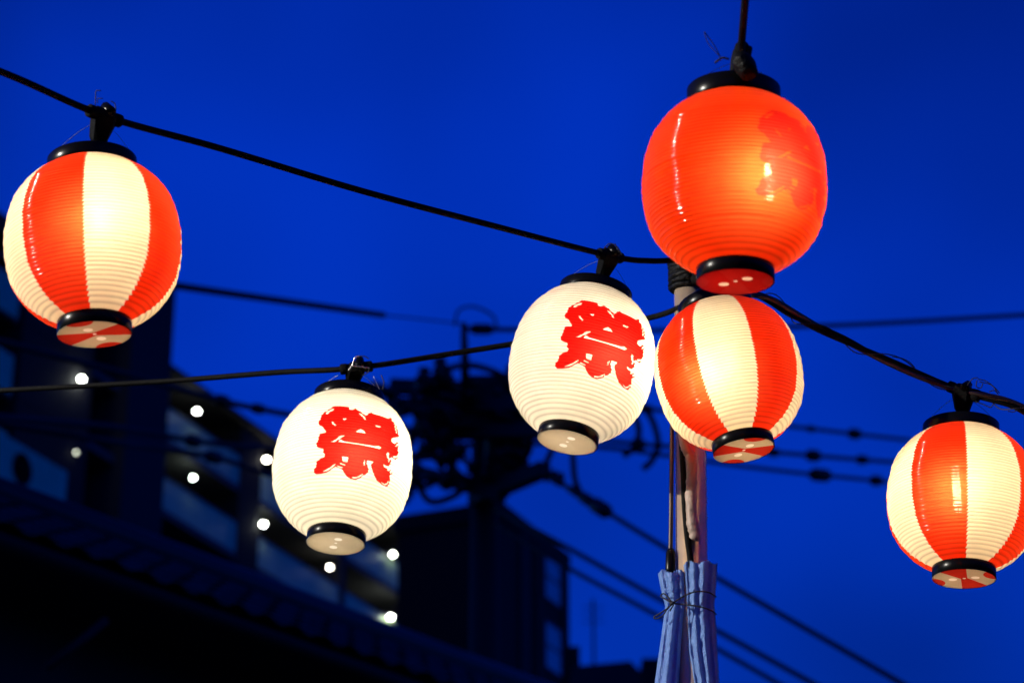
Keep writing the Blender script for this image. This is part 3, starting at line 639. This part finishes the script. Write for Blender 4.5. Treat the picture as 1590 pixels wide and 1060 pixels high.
G1 = 'red and white striped lantern '
LN = {}
LN[1] = lantern((143, 246), (147, 518), 136, 23.6, 'stripe', R(-51), 'large red and white striped lantern hanging alone at upper left', (153, 352), 1.0, 65, 151)
LN[2] = lantern((543, 611), (521.5, 842), 108.5, 24.2, 'white', 0, 'white lantern with red festival character, lower of two, in front of the dark building', (556, 715), 1.16, 0, 11)
LN[3] = lantern((926, 448), (881, 685), 112.5, 24.5, 'white', R(3), 'white lantern with red festival character touching the striped lantern at the pole', (948, 565), 1.10, 0, 17)
LN[4] = lantern((1109, 468), (1155, 698), 114, 24, 'stripe', R(-66.5), 'tilted red and white striped lantern in front of the steel pole', (1108, 585), 1.0, 117, 36)
LN[5] = lantern((1492, 658), (1497, 897), 116, 20, 'stripe', R(-41), 'red and white striped lantern cut by the right edge of the photo', (1487, 765), 1.0, -22, 75)
LN[6] = lantern((1139, 137), (1142, 436), 143.5, 22, 'red', R(39), 'all orange-red lantern, highest and nearest, over the steel pole', (1186, 280), 1.0, 0, 56, cap_h=.0255)

# ------------------------------------------------------------------ festoon cables with lamp holders
def cable_thing(name, label, group='cables strung from the steel pole'):
    return lambda P: empty(name, P, label, 'cable', group)

def festoon(label, pts, r_=.0056, mat_='black_rubber', extra=()):
    P = spline([p if isinstance(p, Vector) else at(*p) for p in pts], 14)
    e = empty('festoon_cable', P[0], label, 'cable', 'cables strung from the steel pole')
    m = MB(); m.tube(P, r_, 10); m.build('cable', M[mat_], e, True)
    for (k, rr, mm, amp, turns, phs) in extra:
        Q = []
        for i, p in enumerate(P):
            t_ = (P[min(i + 1, len(P) - 1)] - P[max(i - 1, 0)]).normalized(); a_ = t_.cross(Z).normalized(); b_ = a_.cross(t_)
            an = phs + turns * 2 * math.pi * i / len(P); Q.append(p + amp * (math.cos(an) * a_ + math.sin(an) * b_))
        m = MB(); m.tube(Q, rr, 8); m.build(k, M[mm], e, True)
    return e, P

def holder(e, P, ln, sock, cabdir=None):
    """moulded lamp holder clamped on the cable, its neck going into the lantern, and the bulb"""
    k = min(range(1, len(P) - 1), key=lambda i: (P[i] - sock).length); t_ = (P[k + 1] - P[k - 1]).normalized()
    c = P[k] + t_ * (sock - P[k]).dot(t_)
    top = ln['top']; dn = (top - c); dl = dn.length; dn.normalize()
    side = t_.cross(dn).normalized(); dv = side.cross(t_).normalized()
    if dv.dot(dn) < 0: dv = -dv
    hp = MB()
    # skirt: tapering block down from the cable
    def sect(o_, a, b): return [c + dn * o_ + t_ * (sx * a) + side * (sy * b) for sx, sy in ((-1, -.6), (-.6, -1), (.6, -1), (1, -.6), (1, .6), (.6, 1), (-.6, 1), (-1, .6))]
    V_ = sect(-.010, .014, .011) + sect(-.004, .019, .014) + sect(.010, .019, .014) + sect(dl * .55, .0125, .0115) + sect(dl * .62, .0095, .0095) + sect(dl * .63, .0065, .0065) + sect(dl + .012, .0062, .0062)
    F_ = [(q * 8 + i, q * 8 + (i + 1) % 8, (q + 1) * 8 + (i + 1) % 8, (q + 1) * 8 + i) for q in range(6) for i in range(8)] + [tuple(range(7, -1, -1)), tuple(range(48, 56))]
    hp.add(V_, F_); h = hp.build('lamp_holder', M['black_rubber'], e)
    m = MB(); m.tube([c - t_ * .031, c - t_ * .029, c - t_ * .020, c - t_ * .013], [.0095, .0108, .0108, .009], 10); m.tube([c + t_ * .013, c + t_ * .020, c + t_ * .030, c + t_ * .032], [.009, .0108, .0108, .0095], 10)
    m.build('cable_grip', M['black_rubber'], h, True)
    m = MB(); q = c - dn * .012 + t_ * .004; m.tube([q - side * .013, q - side * .011, q + side * .011, q + side * .013], [.006, .0085, .0085, .006], 8); m.build('clamp_bolt', M['black_plastic'], h, True)
    # pendant bulb, hanging under its holder inside the shade
    bc = at(ln['bulb_px'][0], ln['bulb_px'][1], (ln['C'] - CAM).dot(FWD))
    v, f = lathe([(.0005, -.022), (.004, -.021), (.006, -.017), (.0062, -.007), (.0062, .000), (.0062, .010), (.0062, .018), (.005, .024), (.0005, .026)], 20)
    bo = mesh_obj('light_bulb', v, f, M['bulb'] if ln['bulb_str'] == 1.0 else bulb_mat(ln['bulb_str']), h, True); bo.location = bc - parent_origin(h)
    m = MB(); m.tube([top - ln['ax'] * .004, bc + (top - bc) * .35 + Z * .004, bc + Vector((0, 0, .026))], [.0062, .010, .0125], 10); m.build('bulb_socket', M['black_rubber'], h, True)
    # thin tie wires between ring and holder
    for sgn, ht in ((-1, .010), (1, .002)):
        a_ = top + side * 0 + t_ * 0 + ln['rot'] @ Vector((.012, sgn * -(ln['rt'] - .004), .001)); b_ = c + dn * ht + t_ * (-.0) * sgn
        mid = (a_ + b_) / 2 + ln['ax'] * .006
        m = MB(); m.tube(spline([a_, mid, b_], 6), .00045, 4); m.build('tie_wire', M['wire_metal'], h, True)
    return h, c, t_, dn, side
def bulb_mat(s):
    k = 'bulb%.2f' % s
    if k not in M: M[k] = mat('lit_bulb', (.9, .9, .9), rough=.3, emit=(1.0, .84, .54) if s > 1.12 else (1.0, .79, .50), estr=238 * s)
    return M[k]

D = {k: (LN[k]['C'] - CAM).dot(FWD) for k in LN}
# steel pole first: cables end on it
PD = 4.74
p_top = at(1070, 392, PD); p_low = at(1075.5, 1060, PD - 4.74 * 668 / F * math.tan(PITCH) * .98)
pdir = (p_low - p_top).normalized(); p_foot = p_top + pdir * (p_top.z / -pdir.z)
pole = empty('steel_pole', p_foot, 'round galvanised steel pole that carries the lantern cables', 'pole')
m_ = MB(); m_.tube([p_top, p_top + pdir * 1.2, p_foot], .0295, 32); m_.build('pipe', M['steel'], pole, True)
m_ = MB(); m_.tube([p_top - pdir * .003, p_top + pdir * .012], .031, 24); m_.build('end_cap', M['black_plastic'], pole, True)
def pole_at(py):
    n = pdir; best = None
    lo_, hi_ = 0.0, 2.0
    for _ in range(50):
        md = (lo_ + hi_) / 2; p = p_top + pdir * md; q = p - CAM; y = 530 - F * q.dot(UPV) / q.dot(FWD)
        if y < py: lo_ = md
        else: hi_ = md
    return p_top + pdir * lo_
VW = -ray(1072, 500); VW = (VW - pdir * VW.dot(pdir)).normalized(); SD = pdir.cross(VW).normalized()
if SD.x < 0: SD = -SD
# tape lashing at the pole head (bumpy wraps)
m_ = MB()
for i in range(9):
    c = pole_at(414 + i * 4.2); tilt = random.uniform(-.25, .25)
    ring = [c + (math.cos(a) * VW + math.sin(a) * SD) * (.0335 + random.uniform(0, .004)) - pdir * math.sin(a + i) * .008 * tilt * 3 for a in np.linspace(0, 2 * math.pi, 25)]
    m_.tube(ring, .0048 + random.uniform(0, .002), 6, cap=False)
m_.build('tape_lashing', M['tape'], pole, True)

s1 = at(162, 180, D[1] + .03); s3 = at(947, 397, D[3] + .03)
eA, PA = festoon('long black cable from the upper left carrying the first striped and the upper white lantern',
                 [(-260, 15, 3.45), (0, 111, 3.62), s1, (340, 230, 3.92), (560, 296, 4.12), (760, 349, 4.32), s3, (1010, 405, 4.62), pole_at(416) + VW * .036 - SD * .01, pole_at(420) + VW * .036 + SD * .02])
h1 = holder(eA, PA, LN[1], s1); h3 = holder(eA, PA, LN[3], s3)
s2 = at(553, 571, D[2] + .03)
eB, PB = festoon('lower black cable passing behind the upper white lantern and carrying the lower white one',
                 [(-300, 622, 5.3), (0, 606, 5.05), (250, 592, 4.9), (430, 578, 4.78), s2, (700, 549, 4.74), (860, 523, 4.74), (1010, 493, 4.73), pole_at(486) + VW * .032 - SD * .012, pole_at(484) + VW * .034 + SD * .012])
h2 = holder(eB, PB, LN[2], s2)
s5 = at(1496, 608, D[5] + .04); s4 = at(1098, 440, D[4] + .08)
eC, PC = festoon('twisted pair of black and brown cables running from the pole to the rightmost lantern',
                 [pole_at(425) + VW * .034, s4, (1190, 461, 4.60), (1262, 508, 4.55), (1370, 554, 4.48), s5, (1590, 637, 4.36), (1760, 715, 4.28)], .0050, 'black_rubber',
                 extra=(('cable', .0052, 'brown_rubber', .0068, 2.5, 1.2), ('cable', .0034, 'black_rubber', .0080, 3.5, 3.6), ('binding_wire', .0011, 'cord', .0115, 7, .4)))
h5 = holder(eC, PC, LN[5], s5); h4 = holder(eC, PC, LN[4], s4)
s6 = at(1151, 92, D[6] + .06)
eD, PD_ = festoon('black cable dropping in from the top edge to the orange-red lantern',
                  [pole_at(418) + VW * .036, (1095, 300, 4.35), s6 + Vector((0, .10, -.035)), s6, (1152, 62, 3.5), (1157, 0, 3.36), (1163, -90, 3.15), (1170, -220, 2.9)])
h6 = holder(eD, PD_, LN[6], s6)

def strand(parent, pts, r_, m='cord', name='tie_wire', n=8):
    P = spline([p if isinstance(p, Vector) else at(*p) for p in pts], n); b = MB(); b.tube(P, r_, 6); return b.build(name, M[m], parent, True)
# hooks and loose ends on the holders
strand(h1[0], [(148, 163, 3.68), (148.5, 150, 3.68), (149.5, 141.5, 3.68), (157, 141, 3.68)], .0008, 'cord', 'hook_wire')
strand(h1[0], [(151.5, 160, 3.69), (152, 153.5, 3.69), (160, 153, 3.69)], .0007, 'cord', 'hook_wire')
strand(h1[0], [(172, 157, 3.69), (178, 161, 3.69), (180, 170, 3.69)], .0008)
strand(h3[0], [(938, 385, 4.46), (947, 378, 4.46), (958, 383, 4.46), (966, 396, 4.46)], .0010)
strand(h3[0], [(955, 378, 4.46), (957, 384, 4.46), (962, 392, 4.46)], .0009)
strand(h2[0], [(541, 575, 4.62), (547, 566, 4.62), (551, 555, 4.62), (558, 552, 4.62)], .0010, 'wire_metal')
strand(h2[0], [(545, 567.5, 4.62), (560, 569, 4.62), (574, 571, 4.62)], .0008, 'wire_metal')
strand(h2[0], [(556, 553, 4.64), (566, 553, 4.64), (573, 557, 4.64)], .0010)
strand(h2[0], [(574, 571, 4.62), (571, 578, 4.62), (563, 583, 4.62)], .0010)
strand(h2[0], [(592, 582, 4.66), (596, 594, 4.66), (594, 604, 4.66)], .0010)
strand(h2[0], [(580, 584, 4.62), (589, 604, 4.62)], .0005, 'wire_metal')
strand(h6[0], [(1132, 92, 3.5), (1122, 90, 3.5), (1115, 94, 3.5), (1110, 98, 3.5)], .0016)
strand(h6[0], [(1119, 90, 3.5), (1110, 72, 3.5), (1097, 54, 3.5), (1094, 51, 3.5), (1100, 68, 3.5), (1118, 88, 3.5)], .0007)
m_ = MB(); a_ = at(1148, 94, 3.50); m_.tube([at(1146, 82, 3.5), at(1150, 92, 3.5), at(1158, 104, 3.5), at(1164, 116, 3.49)], [.008, .0155, .0165, .013], 10); m_.build('taped_joint', M['tape'], h6[0], True)
for q in ([(1518, 588, 4.36), (1532, 592, 4.36), (1545, 602, 4.36), (1552, 610, 4.36)], [(1520, 592, 4.36), (1540, 598, 4.36), (1550, 612, 4.36)], [(1517, 590, 4.36), (1516, 600, 4.36), (1523, 602, 4.36), (1526, 595, 4.36)],
          [(1515, 623, 4.34), (1528, 628, 4.34), (1538, 632, 4.34), (1543, 626, 4.34)], [(1536, 608, 4.35), (1544, 606, 4.35), (1550, 612, 4.35)],
          [(1565, 638, 4.34), (1574, 639, 4.34), (1580, 636, 4.34)], [(1502, 598, 4.36), (1510, 588, 4.36), (1518, 586, 4.36)]):
    strand(h5[0], q, .0009)
strand(eC, [(1435, 584, 4.42), (1450, 592, 4.42), (1476, 601, 4.40)], .0010, 'cord', 'binding_wire')
strand(eC, [(1385, 554, 4.46), (1400, 556, 4.46), (1412, 562, 4.45), (1420, 570, 4.44)], .0009, 'cord', 'binding_wire')

# ------------------------------------------------------------------ cords running down the pole
DP = (pole_at(700) - CAM).dot(FWD)
def dpt(px, py, fwd=.0):   # a point in front of the pole at that height
    d = (pole_at(py) - CAM).dot(FWD); return at(px, py, d - fwd)
cA = empty('hanging_cord', dpt(1043, 660, .02), 'thin black cord hanging straight down left of the steel pole, ending in a plug', 'cord')
m_ = MB(); m_.tube(spline([dpt(1046, 500, .01), dpt(1044.5, 600, .01), dpt(1043, 700, .01), dpt(1042, 800, .01), dpt(1041, 860, .01)], 6), .0042, 8); m_.build('cord', M['brown_rubber'], cA, True)
m_ = MB(); m_.tube([dpt(1041.5, 852, .01), dpt(1041.5, 858, .01), dpt(1041, 884, .01), dpt(1041, 892, .01)], [.006, .0092, .0098, .008], 10); m_.build('plug', M['black_plastic'], cA, True)
cB = empty('taped_cord', dpt(1062, 640, .05), 'lumpy brown tape-wrapped cord running down the front of the steel pole', 'cord')
pp = spline([dpt(1054, 610, .035), dpt(1058, 660, .04), dpt(1064, 692, .045), dpt(1073, 712, .045), dpt(1074, 740, .045), dpt(1073, 775, .045), dpt(1075, 810, .045), dpt(1079, 830, .044), dpt(1077, 838, .04)], 8)
rr = [.0094 + random.uniform(-.0010, .0013) * (1 if i > 16 else .5) + (.0015 if i > 22 else 0) for i in range(len(pp))]; rr[-1] = .004; rr[-2] = .007
m_ = MB(); m_.tube(pp, rr, 10); m_.build('wrapped_cord', M['brown_tape'], cB, True)
cC = empty('power_cord', dpt(1060, 640, .05), 'black power cord running down the steel pole into the blue foam', 'cord')
m_ = MB(); m_.tube(spline([dpt(1052, 610, .035), dpt(1058, 680, .036), dpt(1061, 730, .036), dpt(1063, 780, .037), dpt(1067, 830, .037), dpt(1072, 868, .036), dpt(1074, 900, .030)], 8), .0058, 8); m_.build('cord', M['black_rubber'], cC, True)

# ------------------------------------------------------------------ blue foam pads tied round the pole
def foam(name, label, rows, ridges, thick=.011):
    """rows: (y, xl, xr, bulge) down the pad; a ribbed curved sheet with thickness"""
    e = empty(name, dpt((rows[0][1] + rows[0][2]) / 2, rows[0][0], .03), label, 'foam pad', 'blue foam pads tied round the steel pole')
    nc = 56; ys = np.linspace(0, 1, 60); ry = np.array(rows, float); key = np.linspace(0, 1, len(rows))
    V_ = []; F_ = []
    for sd in (0, 1):
        for t_ in ys:
            y, xl, xr, bu, fw = [np.interp(t_, key, ry[:, c]) for c in range(5)]
            for i in range(nc):
                x = i / (nc - 1); a = (x - .5) * math.pi * .98
                rid = .0062 * (.5 + .5 * math.cos(2 * math.pi * x * ridges + 1.0 + .5 * math.sin(5 * t_))) ** 1.2 + 0.0011 * math.sin(11 * x + 17 * t_ + 2 * math.sin(31 * t_)) + 0.0004 * math.sin(29 * x - 43 * t_) 
                px = (xl + xr) / 2 + (xr - xl) / 2 * math.sin(a)
                yy_ = y + (rng.uniform(-1.6, 1.6) + 2.5 * math.sin(x * 17)) * (1 if t_ in (0.0,) else 0) + 5 * (math.cos(a) - 1) * (-1)*.6
                dep = fw + (bu) * math.cos(a) + (rid if sd == 0 else -thick)
                V_.append(dpt(px, yy_, dep))
    n = len(ys)
    for sd in (0, 1):
        b = sd * n * nc
        for j in range(n - 1):
            for i in range(nc - 1):
                q = (b + j * nc + i, b + j * nc + i + 1, b + (j + 1) * nc + i + 1, b + (j + 1) * nc + i); F_.append(q if sd else q[::-1])
    b = n * nc
    for i in range(nc - 1): F_.append((i, i + 1, b + i + 1, b + i)); F_.append(((n - 1) * nc + i + 1, (n - 1) * nc + i, b + (n - 1) * nc + i, b + (n - 1) * nc + i + 1))
    for j in range(n - 1):
        F_.append((j * nc + nc - 1, (j + 1) * nc + nc - 1, b + (j + 1) * nc + nc - 1, b + j * nc + nc - 1)); F_.append(((j + 1) * nc, j * nc, b + j * nc, b + (j + 1) * nc))
    m = MB(); m.add(V_, F_); m.build('foam_sheet', M['foam'], e, True); return e
foam('foam_pad', 'left blue ribbed foam pad, leaning outward below the cord', [(886, 1021, 1067, .030, .005), (915, 1027, 1068, .030, .004), (938, 1033, 1068, .026, .004), (968, 1029, 1063, .032, .004), (1060, 1016, 1055, .036, .002), (1200, 1010, 1050, .036, .0)], 4)
foam('foam_pad', 'right blue ribbed foam pad wrapped round the steel pole, purple on its right side', [(872, 1060, 1114, .030, .016), (905, 1063, 1112, .028, .016), (936, 1065, 1109, .025, .014), (968, 1066, 1112, .030, .014), (1010, 1068, 1114, .030, .012), (1060, 1076, 1117, .032, .010), (1200, 1084, 1124, .032, .008)], 5)
tc_ = empty('tie_cord', dpt(1044, 937, .06), 'thin black cord knotted round the blue foam pads', 'cord')
for q in ([(1044, 936, .052), (1062, 925, .055), (1080, 918, .060), (1100, 919, .055), (1112, 926, .020)],
          [(1044, 936, .052), (1062, 938, .054), (1085, 941, .060), (1104, 947, .052), (1112, 953, .018)],
          [(1044, 936, .052), (1036, 925, .050), (1030, 921, .046), (1026, 925, .03), (1034, 930, .05), (1044, 936, .055)],
          [(1044, 937, .054), (1036, 944, .056), (1024, 952, .050), (1016, 957, .045), (1018, 960, .045), (1028, 956, .05), (1036, 945, .055), (1045, 935, .056)],
          [(1046, 938, .056), (1040, 948, .054)]):
    m_ = MB(); m_.tube(spline([dpt(x, y, f_) for x, y, f_ in q], 8), .0014, 6); m_.build('strand', M['cord'], tc_, True)
m_ = MB(); k0 = dpt(1044, 936, .056); m_.tube([k0 - Vector((.005, 0, .001)), k0, k0 + Vector((.005, 0, .002))], [.002, .0042, .002], 8); m_.build('knot', M['cord'], tc_, True)
